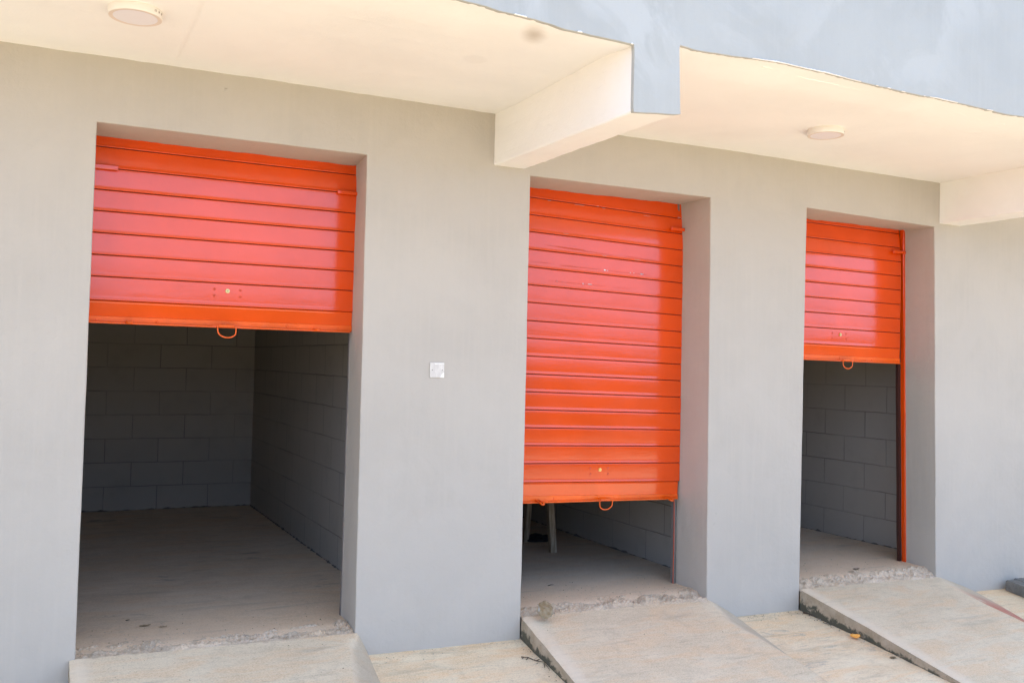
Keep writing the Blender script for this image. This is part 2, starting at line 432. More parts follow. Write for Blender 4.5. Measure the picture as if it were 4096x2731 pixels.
# raised trowel lines on the right-hand bay
for line in ([(3.142, -1.432), (3.465, -1.407), (3.741, -1.419), (4.0, -1.415), (4.329, -1.407), (4.6, -1.385), (4.858, -1.355), (5.05, -1.37)],
             [(3.837, -1.196), (4.05, -1.187), (4.245, -1.173), (4.5, -1.148), (4.853, -1.125), (4.96, -1.155), (5.059, -1.21)]):
    pts = []
    for (a, b), (c, d) in zip(line, line[1:]):
        for i in range(8):
            t = i/8; x, y = lerp(a, c, t), lerp(b, d, t) + .006*nz(lerp(a, c, t)*9, 2); pts.append((x, y, sof(x, y) + .002))
    mb.tube(pts, .005, 6, 0, [max(.0022, .0055*(.55 + nz(p[0]*6, 4.4))) for p in pts])
# little lumps and runs of cream plaster left along the drip edge
rnd = random.Random(3)
def chip(x, w, h, sd):
    n_ = max(7, int(w/.004)); up = []; dn = []
    for i in range(n_ + 1):
        t = i/n_; xx = x + w*(t - .5); zz = fedge(xx)
        hh = .42*h*math.sin(math.pi*t)**.35*(.55 + .8*abs(nz(xx*60, sd, 0, 4)))
        up.append((xx, FY - .0065, zz + hh)); dn.append((xx, FY - .0085, zz - .0012))
    mid = [(p[0], FY - .0095, lerp(q[2], p[2], .5)) for p, q in zip(up, dn)]
    mb.grid([dn, mid, up], 0, False, False)
    mb.grid([[(p[0], FY - .002, p[2] - .0005) for p in dn], dn], 0, False, False)
for x, w, h in ((3.16, .30, .009), (3.45, .30, .010), (3.66, .12, .005), (1.765, .06, .010), (2.055, .025, .016), (2.325, .010, .013), (3.92, .025, .010), (4.33, .22, .007), (4.70, .05, .007)):
    chip(x, w, h, x)
for i in range(3):
    chip(rnd.choice((rnd.uniform(1.0, 2.33), rnd.uniform(2.62, 5.2))), rnd.uniform(.008, .03), rnd.uniform(.003, .006), i)
child(weld(mb.build('soffit', M['soffit'])))

def beam(x0, x1, x0f, x1f, zb, zbfL, zbfR, seed):
    mb = MB(); N = 46; sec = []
    for i in range(N + 1):
        t = i/N; y = FY*t + (.004 if i == 0 else 0) + (.003 if i == N else 0)
        a, b = lerp(x0, x0f, t), lerp(x1, x1f, t)
        zl, zr = lerp(zb, zbfL, t), lerp(zb, zbfR, t)
        w = lambda s, am=.0035: am*nz(y*5, seed + s) + .0018*nz(y*24, seed + s*2)
        row = [(a + w(1)*.6 - .003, y, ZS + .06)]
        for j in range(7): row.append((a + w(1)*.4 + .0025*nz(y*3, j*.7, seed) , y, lerp(ZS + .0, zl + .006, j/6) + (w(3) if j == 6 else 0)))
        row.append((a + .005 + w(2)*.5, y, zl + w(3)))
        row.append((lerp(a, b, .5), y, lerp(zl, zr, .5) + .002*nz(y*4, seed)))
        row.append((b - .005 + w(4), y, zr + w(5)))
        for j in range(4): row.append((b + w(4)*.7, y, lerp(zr + .006, ZS + .06, j/3)))
        sec.append(row)
    mb.grid(sec, 0, False)
    return child(weld(mb.build('canopy_beam', M['soffit'])))
beam(2.362, 2.564, 2.345, 2.588, 2.818, 2.79, 2.812, 2.0)
beam(6.135, 6.367, 6.14, 6.37, 2.80, 2.795, 2.80, 9.0)

# upper wall above the canopy, its lower edge ragged, running down over the beam ends
mb = MB(); low = []
x = -4.0
def seg(a, b, st):
    n_ = int((b - a)/st); return [a + (b - a)*i/n_ for i in range(n_ + 1)]
for x in seg(-7, 2.338, .012): low.append((x, fedge(x)))
low += [(2.341 + .001*nz(z*20, 3), z) for z in (3.05, 3.0, 2.95, 2.9, 2.85, 2.81)]
low += [(2.344, 2.787), (2.40, 2.792), (2.46, 2.799), (2.52, 2.803), (2.575, 2.808), (2.598, 2.813)]
low += [(2.597 - .012*(z - 2.813)/.3 + .002*nz(z*17, 5), z) for z in (2.84, 2.9, 2.95, 3.0, 3.06, 3.11)]
for x in seg(2.588, 6.14, .012): low.append((x, fedge(x)))
low += [(6.14, 3.0), (6.14, 2.9), (6.14, 2.795), (6.37, 2.80), (6.37, 2.9), (6.37, 3.0)]
for x in seg(6.37, 14, .03): low.append((x, fedge(x)))
top = 5.2; yf = FY - .004
front = [(x, yf, z) for x, z in low]; e = .004
fr2 = [(x, yf + e, z - .0012) for x, z in low]
bk = [(x, FY + .02, z - .0) for x, z in low]
mb.add(front + [(14, yf, top), (-7, yf, top)], [tuple(range(len(front) + 2))], 0)
mb.grid([front, fr2, bk], 0, True, True)
mb.box((-7, FY + .18, 3.3), (14, FY + .2, top)); mb.box((-7, yf + .001, top), (14, FY + .2, top + .05))
child(weld(mb.build('upper_wall', M['fascia'])))
mb = MB(); mb.box((-7, FY + .2, 4.8), (14, 6.4, 5.0)); mb.box((-7, 6.2, 3.5), (14, 6.4, 4.8))  # unseen roof and upper sides, added to block the sun from behind
mb.box((-7.0, FY + .2, 3.5), (-6.8, 6.2, 4.8)); mb.box((13.8, FY + .2, 3.5), (14, 6.2, 4.8))
child(mb.build('sun_block_roof', M['fascia']))
mb = MB(); mb.box((-7, .0, ZS + .025), (14, 6.4, 3.5)); mb.box((-7, FY + .02, ZS + .1), (14, 0, 3.5))
child(mb.build('ceiling_slab', M['block']))

# --- rooms: floor and block walls
YB = 4.72
ROOM = [(-.7, 1.93), (2.12, 4.235), (4.43, 6.53)]
for k, (a, b) in enumerate(ROOM):
    mb = MB(); rows = []
    xs_ = [a - .05 + (b - a + .1)*i/50 for i in range(51)]
    for i in range(71):
        y = D + .06 + .001 + (YB - D)*i/70
        rows.append([(x, y, .165 + .003*nz(x*1.8, y*1.8, k)) for x in xs_])
    mb.grid(rows, 0, True)
    d = DOORS[k]; xs_ = [lerp(d['il'][1] - .03, d['ir'][1] + .03, i/50) for i in range(51)]
    mb.grid([[(x, y, .165 - (.06 if y < .05 else .022 if y < .09 else .004 if y < .13 else 0) + .003*nz(x*1.8, y*1.8, k)) for x in xs_] for y in (.02, .08, .12, .2, .28, D + .0615)], 0, True)
    child(mb.build('floor', M['floor']))
def rough_foot(mb, a, b, seed):
    """mortar squeezed out where a block wall meets the floor"""
    a, b = Vector(a), Vector(b); n_ = int((b - a).length/.03)
    pts = [lerp(a, b, i/n_) for i in range(n_ + 1)]
    mb.tube(pts, .012, 5, 1, [max(.002, .010*(.8 + 2.4*nz(i*.55, seed, 0, 4))) for i in range(n_ + 1)])
for x0, x1, sideL, sideR in ((-.9, -.7, 0, 1), (1.93, 2.12, 1, 1), (4.235, 4.43, 1, 1), (6.53, 6.73, 1, 0)):
    mb = MB(); mb.box((x0, D + .0605, .0), (x1, YB + .2, ZS + .03))
    if sideL: rough_foot(mb, (x0, D + .07, .162), (x0, YB, .162), x0)
    child(mb.build('block_wall', [M['block'], M['foot']]))
mb = MB()
for a, b in ROOM:
    mb.box((a - .001, YB, .0), (b + .001, YB + .2, ZS + .03)); rough_foot(mb, (a, YB, .162), (b, YB, .162), a + 3)
child(mb.build('block_wall', [M['block'], M['foot']]))

# --- roller shutters (part of the building; handles, lock, rails, guides are sub-parts)
L1 = [2.845, 2.730, 2.619, 2.504, 2.393, 2.279, 2.1645, 2.052, 1.927]
L2l = [2.83, 2.718, 2.605, 2.494, 2.382, 2.268, 2.155, 2.043, 1.927, 1.815, 1.702, 1.588, 1.475, 1.361, 1.247, 1.134, 1.020, .899]
L2r = [2.80, 2.684, 2.576, 2.462, 2.350, 2.236, 2.125, 2.012, 1.899, 1.787, 1.674, 1.561, 1.448, 1.335, 1.222, 1.110, .997, .869]
L3l = [2.875, 2.763, 2.650, 2.537, 2.426, 2.314, 2.202, 2.089, 1.977, 1.853]
L3r = [2.865, 2.752, 2.638, 2.527, 2.415, 2.304, 2.190, 2.078, 1.966, 1.842]
SH = [
    dict(xl=.19, xr=1.622, lean=2.615, ref=(.215, 1.612), L=L1, Rr=L1, ang=(1.844, 1.845), bot=(1.8075, 1.8055), lock=(.902, 2.009),
         riv=[(.832, 2.017), (.833, 1.981), (.971, 2.016), (.972, 1.980)], bolts=[.246, .542, .890, 1.235, 1.526],
         handles=[(.402, 'out'), (.897, 'down'), (1.40, 'out')], stops=[(.16, .325, 2.606, 2.630), (1.499, 1.63, 2.604, 2.624)], gw=.004,
         label='wide left-hand roller shutter stopped about two thirds of the way up'),
    dict(xl=2.59, xr=3.962, lean=2.49, ref=(2.76, 3.955), L=L2l, Rr=L2r, ang=(.815, .780), bot=(.772, .752), lock=(3.318, .966),
         riv=[(3.247, .978), (3.248, .939), (3.382, .976), (3.383, .937)], bolts=[2.66, 2.98, 3.314, 3.644, 3.918],
         handles=[(2.858, 'out'), (3.346, 'down'), (3.848, 'out')], stops=[(3.84, 3.949, 2.588, 2.611)], gw=.03,
         label='middle roller shutter pulled most of the way down, scratched near its top'),
    dict(xl=4.775, xr=6.062, lean=2.53, ref=(5.07, 6.07), L=L3l, Rr=L3r, ang=(1.772, 1.762), bot=(1.731, 1.722), lock=(5.425, 1.929),
         riv=[(5.347, 1.939), (5.348, 1.901), (5.488, 1.937), (5.489, 1.899)], bolts=[5.075, 5.426, 5.757, 6.04],
         handles=[(5.466, 'down')], stops=[(5.95, 6.085, 2.586, 2.610)], gw=.020,
         label='narrow-looking right-hand roller shutter stopped half way up, orange guide rail showing'),
]
def plane_z(s, zl, zr, x):
    a, b = s['ref']; return lerp(zl, zr, (x - a)/(b - a))
for k, s in enumerate(SH):
    mb = MB(); rnd = random.Random(20 + k); NX = 26
    xs_ = [lerp(s['xl'], s['xr'], i/NX) for i in range(NX + 1)]
    zs = list(zip(s['L'], s['Rr']))
    for j in range(len(zs) - 1):
        (tl, tr), (bl, br) = zs[j], zs[j+1]
        tilt = rnd.uniform(-.0004, .0004); bow = rnd.uniform(.0, .00012); ph = rnd.uniform(0, 6)
        prof = [(.0, .0085, 1), (.0036, .0075, 1), (.0040, .0012, 0), (.0048, .0003, 0), (.0075, .0, 0)]
        H = tl - bl
        prof += [(H*.2, -.0002 - bow, 0), (H*.5, -.0004 - bow*1.4, 0), (H*.8, -.0002 - bow, 0), (H - .0085, .0, 0), (H - .0055, -.0013, 0), (H - .0025, -.0012, 0), (H - .0012, .001, 0), (H - .0006, .006, 1), (H, .0085, 1)]
        rows = []
        for dz, dy, g in prof:
            row = []
            for x in xs_:
                zt = plane_z(s, tl, tr, x) ; zb_ = plane_z(s, bl, br, x)
                f = dz/H
                zz = lerp(zt, zb_, f); row.append((x, D + .004 + dy + tilt*(f - .5)*2 + .0004*math.sin(x*3 + ph) + max(0, zz - s['lean'])*.105, zz))
            rows.append(row)
        for q in range(len(prof) - 1):
            g = prof[q][2] and prof[q+1][2]
            mb.grid([rows[q], rows[q+1]], 1 if g else 0, not g, True)
    (zl, zr) = zs[-1]
    back = [[(x, D + .075, plane_z(s, *zs[0], x)) for x in xs_], [(x, D + .03, plane_z(s, zl, zr, x)) for x in xs_]]
    mb.grid(back, 0, False, False)
    def sliver(x0, x1, z0, z1, w, mat, seed):
        n_ = max(4, int((x1 - x0)/.012)); up = []; dn = []
        for i in range(n_ + 1):
            t = i/n_; x = lerp(x0, x1, t); z = lerp(z0, z1, t) + .0015*nz(x*14, seed)
            ww = w*math.sin(math.pi*min(1, max(0, t)))**.4*(.45 + .9*abs(nz(x*40, seed + 1))) + .0002
            up.append((x, D + .0018, z + ww)); dn.append((x, D + .0018, z - ww*.9))
        mb.grid([up, dn], mat, False, True)
    if k == 1:
        sliver(2.88, 3.18, 2.414, 2.402, .0045, 2, 1); sliver(3.0, 3.40, 2.405, 2.385, .0035, 2, 2); sliver(3.47, 3.74, 2.386, 2.372, .003, 2, 3)
        sliver(2.77, 2.93, 2.302, 2.298, .002, 2, 4); sliver(2.98, 3.29, 2.292, 2.284, .004, 2, 5); sliver(3.33, 3.67, 2.281, 2.272, .0025, 2, 6)
        sliver(2.90, 3.34, 2.187, 2.176, .0022, 2, 7); sliver(3.40, 3.56, 2.173, 2.169, .0018, 2, 8)
        for (x, z, l) in ((3.315, 2.282, .022), (3.60, 2.2745, .034), (3.52, 2.277, .008), (3.55, 2.277, .006), (2.96, 2.186, .010), (3.19, 2.181, .04), (3.34, 2.281, .01), (3.155, 2.182, .008)):
            sliver(x, x + l, z, z - l*.02, .0042, 3, x*7)
        for (x, z, l) in ((2.88, 2.703, .03), (3.08, 2.696, .08), (3.25, 2.702, .02), (3.29, 2.692, .03), (3.62, 2.672, .06), (3.0, 2.500-.112*.0, .05), (3.30, 2.378, .04), (3.55, 2.369, .06), (3.9, 2.685, .03)):
            sliver(x, x + l, z, z - l*.02, .0014, 4, x*5)
    cur = mb.build('roller_shutter', [M['red'], M['groove'], M['dull'], M['chip'], M['grit']])
    child(weld(cur, 1e-6)); tag(cur, s['label'])
    mbr = MB()  # bottom rail: plain slat with an angle riveted along its foot
    A = lambda x: plane_z(s, *s['ang'], x); Bt = lambda x: plane_z(s, *s['bot'], x); T = lambda x: plane_z(s, zl, zr, x)
    prof = [(lambda x: T(x) - .0006, .0085), (lambda x: T(x) - .003, .001), (lambda x: T(x) - .007, -.0022), (lambda x: T(x) - .010, -.0012), (lambda x: T(x) - .013, -.0004),
            (lambda x: A(x) + .0005, .0045), (lambda x: A(x), -.0005), (lambda x: A(x) - .0015, -.0018), (lambda x: Bt(x) + .0085, -.0002),
            (lambda x: Bt(x) + .0068, -.002), (lambda x: Bt(x) + .006, -.030), (lambda x: Bt(x) + .0045, -.0325), (lambda x: Bt(x) + .0005, -.0325), (lambda x: Bt(x) - .0008, -.031),
            (lambda x: Bt(x) - .0008, .03), (lambda x: T(x), .03)]
    wob = lambda x, q: .0008*nz(x*6, q*.3, k)
    xe = s['xr'] - (.012 if k < 2 else 0)
    rows = [[(min(x, xe - (.02 if 9 < q < 14 else 0)), D + .004 + dy + wob(x, 1), fz(x) + (wob(x, 2) if 4 < q < 8 else 0)) for x in xs_] for q, (fz, dy) in enumerate(prof)]
    mbr.grid(rows[:6], 1, False, True); mbr.grid(rows[5:], 0, False, True)
    for r_ in (0, -1):
        mbr.add([row[r_] for row in rows], [tuple(range(len(rows)))], 0)
    for x in s['bolts']:
        zb_ = lerp(Bt(x), A(x), .56); mbr.cyl((x, D + .0035, zb_), (0, -1, 0), .0075, .003, 12, .0062); mbr.cyl((x, D + .0005, zb_), (0, -1, 0), .0062, .0022, 12, .003)
    rail = weld(mbr.build('bottom_rail', [M['rail'], M['railflat']]), 1e-6); child(rail, cur)
    for (x, pose) in s['handles']:
        hb = MB(); zf = Bt(x); w = .047; r = .0036
        y0 = D - .036 if pose == 'down' else D - .03
        zc = zf + .009
        sl = (Bt(x + .05) - Bt(x - .05))/.1
        hb.cyl((x - w*.86, y0, zc - sl*w*.86), (1, 0, sl), .0062, w*1.72, 12)           # hinge barrel
        loop = []
        rnd = random.Random(int(x*100)); sag = rnd.uniform(-.004, .006)
        if pose == 'out':     # narrow hairpin pull sticking out over the flange
            w2 = .0115; Ln = .078 if k else .058
            for (u, q) in ((-1, 0), (-1, .3), (-1, .6), (-.95, .82), (-.75, .95), (-.3, 1), (.3, 1), (.75, .95), (.95, .82), (1, .6), (1, .3), (1, 0)):
                loop.append((x + u*w2, D + .0 - q*Ln, zc + .004 - q*q*(.016 if k else .006)))
            hb = MB(); hb.tube(loop, .0052, 10); child(hb.build('pull_hook', M['rail']), cur); continue
        for (u, dpt) in ((-1, 0), (-1.04, .012), (-1.02, .03), (-.98, .040), (-.86, .048), (-.6, .0565), (-.3, .0615), (0, .063), (.3, .0615), (.6, .0565), (.86, .048), (.98, .040), (1.02, .03), (1.04, .012), (1, 0)):
            loop.append((x + u*w + dpt*.06, y0 - .004 + dpt*.10, zc - dpt + sag*u*.6))
        hb.tube(loop, r, 8)
        for u in (-1.25, 1.25): hb.box((x + u*w - .011, D - .030, zf + .0052), (x + u*w + .011, D - .01, zf + .0085))
        child(hb.build('pull_handle', M['rail']), cur)
    lb = MB(); lx, lz = s['lock']
    lb.cyl((lx, D + .004, lz), (0, -1, 0), .0125, .006, 24, .0118); lb.cyl((lx, D - .002, lz), (0, -1, 0), .0095, .003, 24, .009)
    lb.box((lx - .0045, D - .0056, lz - .0012), (lx + .0045, D - .0051, lz + .0012), 1)
    child(lb.build('lock_cylinder', [M['brass'], M['brassdark']]), cur)
    for (rx, rz) in s['riv']:
        rb = MB(); rb.cyl((rx, D + .004, rz), (0, -1, 0), .0072, .0022, 14, .0062); rb.cyl((rx, D + .0018, rz), (0, -1, 0), .0062, .0018, 14, .003)
        child(rb.build('rivet', M['dull']), cur)
    for (x0, x1, z0, z1) in s['stops']:
        sb = MB(); sb.box((x0, D - .022, z0), (x1, D - .004, z1)); child(bevel(sb.build('stop_bar', M['red']), .003), cur)
    # guides
    d = DOORS[k]; gw = s['gw']
    gb = MB(); N = 40; rows = []
    for i in range(N + 1):
        t = i/N; z = lerp(.13 + (.0 if k != 2 else .0), 2.80, t); xr = lerp(d['ir'][1], d['ir'][0], t) + .002
        w = gw + .003*nz(z*3, k) + (.0 if k != 2 else .0045*max(0, nz(z*1.7, 4.5)))
        rows.append((xr, z, w))
    if k == 2:
        gb.grid([[(xr - w, D + .03, z), (xr - w, D - .004, z), (xr - w + .002, D - .006, z), (xr, D - .006, z)] for xr, z, w in rows], 0, False, True)
        gb.grid([[(xr - w - .019, D + .036, z), (xr - w + .003, D + .036, z)] for xr, z, w in rows], 2, False, True)
        gb.grid([[(xr - w - .0215, D + .06, z), (xr - w - .0215, D + .033, z), (xr - w - .0195, D + .033, z)] for xr, z, w in rows], 2, False, True)
    elif k == 1:
        gb.grid([[(xr - w, D + .06, z), (xr - w, D + .03, z), (xr - w*.55, D + .029, z), (xr - w*.55, D + .045, z), (xr - .002, D + .045, z)] for xr, z, w in rows], 1, False, True)
        gb.grid([[(xr - w - .0005, D + .034, z), (xr - w - .0005, D + .0295, z), (xr - w + .0015, D + .0295, z)] for xr, z, w in rows[:24]], 0, False, True)
    else:
        gb.grid([[(xr - w, D + .06, z), (xr - w, D + .04, z), (xr, D + .038, z)] for xr, z, w in rows], 1, False, True)
    child(gb.build('guide_rail', [M['red'], M['rust'], M['groove']]), cur)

# ---------------------------------------------------------------- ramps
RAMPS = [
    dict(xl=.165, crease=[(-1.1, 1.40), (-.45, 1.44), (-.12, 1.52), (0, 1.60)], outer=[(-1.1, 1.56), (-.31, 1.643), (0, 1.672)], h=.125, L=1.1, door=0,
         label='left concrete ramp cut off by the bottom edge, leading up to the widest open bay', rub=(-.035, .30)),
    dict(xl=2.612, crease=[(-.95, 4.098), (-.79, 4.085), (-.45, 4.0), (-.29, 3.94), (0, 3.99)], outer=[(-.95, 4.10), (-.69, 4.123), (-.34, 4.185), (0, 4.24)], h=.13, L=.97, door=1,
         label='middle concrete ramp with a stone lying at its top edge', rub=(-.035, .21)),
    dict(xl=4.822, crease=[(-1.5, 6.02), (-.82, 6.05), (-.5, 6.05), (-.2, 6.09), (0, 6.152)], outer=[(-1.5, 6.04), (-.9, 6.20), (-.593, 6.334), (-.343, 6.449), (0, 6.60)], h=.142, L=1.55, door=2,
         label='right concrete ramp with rusty red stain along its far edge', rub=(-.035, .22)),
]
for k, r in enumerate(RAMPS):
    mb = MB(); V = 46; U = 40; F = 10; rows = []; marg = []; flk = []; rst = []; hgt = []
    sideT = []; sideB = []
    xl0 = r['xl'] - (.03 if k == 2 else .0)
    for i in range(V + 1):
        t = i/V; y = -.001 - r['L']*t
        xl = r['xl'] + (interp([(-.6, 0), (0, -.03)], y) if k == 2 else 0) + .003*nz(y*6, k + .5) + .0018*nz(y*25, k)
        xc = interp(r['crease'], y); xo = interp(r['outer'], y)
        h = lambda x: r['h']*max(0, 1 - t) + .002
        row = []
        for j in range(U + 1):
            u = j/U; x = lerp(xl, xc, u)
            z = G(x, y) + h(x) + .003*nz(x*2.4, y*2.4, k) * min(1, (1 - t)*4)
            dl = x - xl
            z -= .004*math.exp(-((dl - .11)/.035)**2)*(1 - t)           # shallow trowel mark beside the margin
            if j == 0: z -= .006*(1 - t)
            row.append((x, y, z)); marg.append(max(0, 1 - abs(dl - .045)/.075)); flk.append(0); rst.append(0)
        zc = row[-1][2]
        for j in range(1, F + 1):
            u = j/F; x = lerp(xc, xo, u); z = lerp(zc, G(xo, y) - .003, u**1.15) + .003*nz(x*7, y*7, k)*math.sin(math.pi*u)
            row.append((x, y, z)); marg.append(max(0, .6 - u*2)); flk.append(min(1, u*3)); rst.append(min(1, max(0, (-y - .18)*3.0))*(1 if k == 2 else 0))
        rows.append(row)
    mb.grid(rows, 0, True)
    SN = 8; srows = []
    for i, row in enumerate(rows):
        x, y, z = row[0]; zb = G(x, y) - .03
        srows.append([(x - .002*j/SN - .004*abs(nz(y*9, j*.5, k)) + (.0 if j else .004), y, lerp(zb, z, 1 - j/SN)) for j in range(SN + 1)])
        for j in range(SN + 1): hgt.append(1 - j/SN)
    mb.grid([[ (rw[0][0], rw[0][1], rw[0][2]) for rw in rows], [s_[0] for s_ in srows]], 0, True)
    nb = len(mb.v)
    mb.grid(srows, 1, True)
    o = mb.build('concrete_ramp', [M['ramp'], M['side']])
    nv = len(o.data.vertices); n_top = len(marg)
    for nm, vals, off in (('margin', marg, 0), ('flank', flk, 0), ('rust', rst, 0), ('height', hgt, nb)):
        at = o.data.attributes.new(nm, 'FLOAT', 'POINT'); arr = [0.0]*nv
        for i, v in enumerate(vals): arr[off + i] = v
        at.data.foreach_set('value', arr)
    tag(o, r['label'], 'ramp', 'concrete ramps up to the shutters')
    # broken mortar strip where ramp meets floor
    d = DOORS[r['door']]; y0, y1 = r['rub']; NX, NY = 190, 26; rows = []
    for i in range(NY + 1):
        t = i/NY; row = []
        for j in range(NX + 1):
            x = lerp(d['lb'][0] + .001, d['rb'][0] - .001, j/NX)
            yb_ = y1*(.72 + .5*nz(x*1.9, k*3.1) + .25*nz(x*7, k)) if i else 0
            ya = y0 + .03*nz(x*2.6, k + 7) + .012*nz(x*13, k)
            y = lerp(ya, max(ya + .06, y1*(.8 + .6*nz(x*1.9, k*3.1) + .3*nz(x*7, k))), t)
            base = lerp(G(x, 0) + r['h'] + (y*.3 if y < 0 else 0), .165, max(0, min(1, (y + .02)/.13)))
            env = math.sin(math.pi*min(1, max(0, t)))**.6
            lump = .026*max(-.35, nz(x*8, y*13, k*5, 5)) + .018*abs(nz(x*24, y*32, k + 2, 4)) - .010 + .020*math.exp(-((t - .22)/.14)**2)*(.35 + nz(x*3.3, k + 1.5))
            row.append((x, y, base - .006 + env*(.007 + lump)))
        rows.append(row)
    mr = MB(); mr.grid(rows, 0, False)
    mr.build('broken_edge', M['rubble'], o)

# ---------------------------------------------------------------- lamps
def lamp(x, y, slots, label):
    zc = ZS - .001; e = tag(empty('ceiling_light', (x, y, zc)), label, 'ceiling light', 'round surface lights on the canopy soffit')
    mb = MB(); n_ = 64; rr = [(.108, .002), (.110, -.001), (.110, -.030), (.1088, -.0335), (.1065, -.0345)]
    mb.grid([[(q*math.cos(2*math.pi*i/n_), q*math.sin(2*math.pi*i/n_), h) for i in range(n_ + 1)] for q, h in rr], 0, True)
    mb.build('lamp_body', M['lampbody'], e)
    mb = MB(); rr = [(.1065, -.0345), (.092, -.0347), (.089, -.0335)]
    mb.grid([[(q*math.cos(2*math.pi*i/n_), q*math.sin(2*math.pi*i/n_), h) for i in range(n_ + 1)] for q, h in rr], 0, True)
    mb.build('trim_ring', M['lamptrim'], e)
    mb = MB(); mb.add([(.0895*math.cos(2*math.pi*i/n_), .0895*math.sin(2*math.pi*i/n_), -.0338) for i in range(n_)], [tuple(range(n_))[::-1]])
    mb.build('diffuser', M['diffuser'], e)
    for a, w, h in slots:
        a = R(a); c, s_ = math.cos(a), math.sin(a); mb = MB()
        t_ = Vector((-s_, c, 0))*w; o_ = Vector((c, s_, 0))
        p = [o_*.1095 - t_, o_*.1095 + t_]; q = [o_*.1106 - t_, o_*.1106 + t_]
        vs = []
        for base in (p, q):
            for v in base:
                for z in (-.0165 - h, -.0165 + h): vs.append((v.x, v.y, z))
        mb.add(vs, [(4, 6, 7, 5), (0, 1, 3, 2), (0, 4, 5, 1), (2, 3, 7, 6), (0, 2, 6, 4), (1, 5, 7, 3)])
        mb.build('vent_slot', M['slot'], e)
SL = [(-50.5, .0009, .0052), (-47, .0009, .0052), (-37, .0022, .0042), (-27, .0009, .0052), (-23.5, .0009, .0052)]
lamp(.31, -.757, SL, 'round white ceiling light above the widest bay, at the upper left')
lamp(4.236, -.745, SL, 'round white ceiling light on the soffit between the two beams')

# blank plate on the pier
P = tag(empty('socket_plate', (2.031, 0, 1.601)), 'square white blanking plate with two screw holes, streaked with filler, on the pier', 'wall plate')
mb = MB(); mb.box((-.0437, -.0075, -.0432), (.0437, -.0005, .0432)); o = bevel(mb.build('plate', M['plate'], P), .002)
mb = MB(); mb.add([(.018, -.0082, -.0425), (.043, -.0082, -.0425), (.043, -.0082, -.014), (.036, -.0082, -.013), (.031, -.0082, -.021), (.025, -.0082, -.026)], [(0, 1, 2, 3, 4, 5)])
mb.build('filler_smear', M['smear'], P); mb = MB(); mb.add([(-.022, -.0082, .040), (.042, -.0082, .041), (.042, -.0082, .036), (.03, -.0082, .037), (.02, -.0082, .034), (.008, -.0082, .036), (-.012, -.0082, .032), (-.016, -.0082, .036)], [tuple(range(8))[::-1]])
mb.build('filler_smear', M['smear'], P)
for x in (-.030, .031):
    mb = MB(); mb.cyl((x, -.0073, .0005), (0, -1, 0), .0024, .0009, 12); mb.build('screw_hole', M['brassdark'], P)

# ------------------------------------------------------------ loose things
def blob(name, mat, loc, size, seed, rough=.3, sub=3, flat=.0, cuts=0):
    bm = bmesh.new(); bmesh.ops.create_icosphere(bm, subdivisions=sub, radius=1)
    rnd = random.Random(seed); planes = [(Vector((rnd.gauss(0, 1), rnd.gauss(0, 1), rnd.gauss(0, 1))).normalized(), rnd.uniform(.62, .85)) for _ in range(cuts)]
    for v in bm.verts:
        p = v.co.copy()
        for nrm, dd in planes:
            o_ = p.dot(nrm) - dd
            if o_ > 0: p -= nrm*o_*.92
        p *= 1 + rough*nz(p.x*1.7 + seed, p.y*1.7, p.z*1.7, 4)
        if p.z < -flat and flat: p.z = -flat + (p.z + flat)*.15
        v.co = Vector((p.x*size[0], p.y*size[1], p.z*size[2]))
    me = bpy.data.meshes.new(name); bm.to_mesh(me); bm.free(); me.materials.append(mat)
    o = bpy.data.objects.new(name, me); COL.objects.link(o); o.location = loc
    return o
o = blob('stone', M['stone'], (2.733, -.075, .186), (.054, .046, .055), 4.2, .16, 4, .8, 9); o.rotation_euler = (0, .1, .4)
tag(o, 'lumpy tan and white stone resting at the top of the middle ramp', 'stone')

T = tag(empty('trestle_table', (3.3, 1.8, .165)), 'weathered timber trestle standing in the dim middle bay, only its legs showing under the shutter', 'trestle')
def beam4(a, b, wx, wy, par, name):
    a, b = Vector(a), Vector(b); mb = MB(); vs = []
    for p in (a, b):
        for sx, sy in ((-1, -1), (1, -1), (1, 1), (-1, 1)): vs.append((p.x + sx*wx/2, p.y + sy*wy/2, p.z))
    mb.add(vs, [(0, 3, 2, 1), (4, 5, 6, 7), (0, 1, 5, 4), (1, 2, 6, 5), (2, 3, 7, 6), (3, 0, 4, 7)])
    return mb.build(name, M['timber'], par)
beam4((.378, -.245, .0), (.345, -.20, .62), .05, .045, T, 'leg'); beam4((.372, .225, .0), (.395, .18, .62), .042, .045, T, 'leg')
beam4((-.72, -.25, .0), (-.68, -.20, .62), .05, .045, T, 'leg'); beam4((-.72, .22, .0), (-.68, .18, .62), .05, .045, T, 'leg')
mb = MB(); mb.box((-.85, -.27, .621), (.5, .27, .66)); mb.build('table_top', M['timber'], T)
o = blob('cloth_bundle', M['cloth'], (3.80, 2.02, .19), (.11, .07, .035), 8.8, .5, 4, .6)
tag(o, 'dark crumpled bundle lying on the floor between the trestle legs', 'bundle')

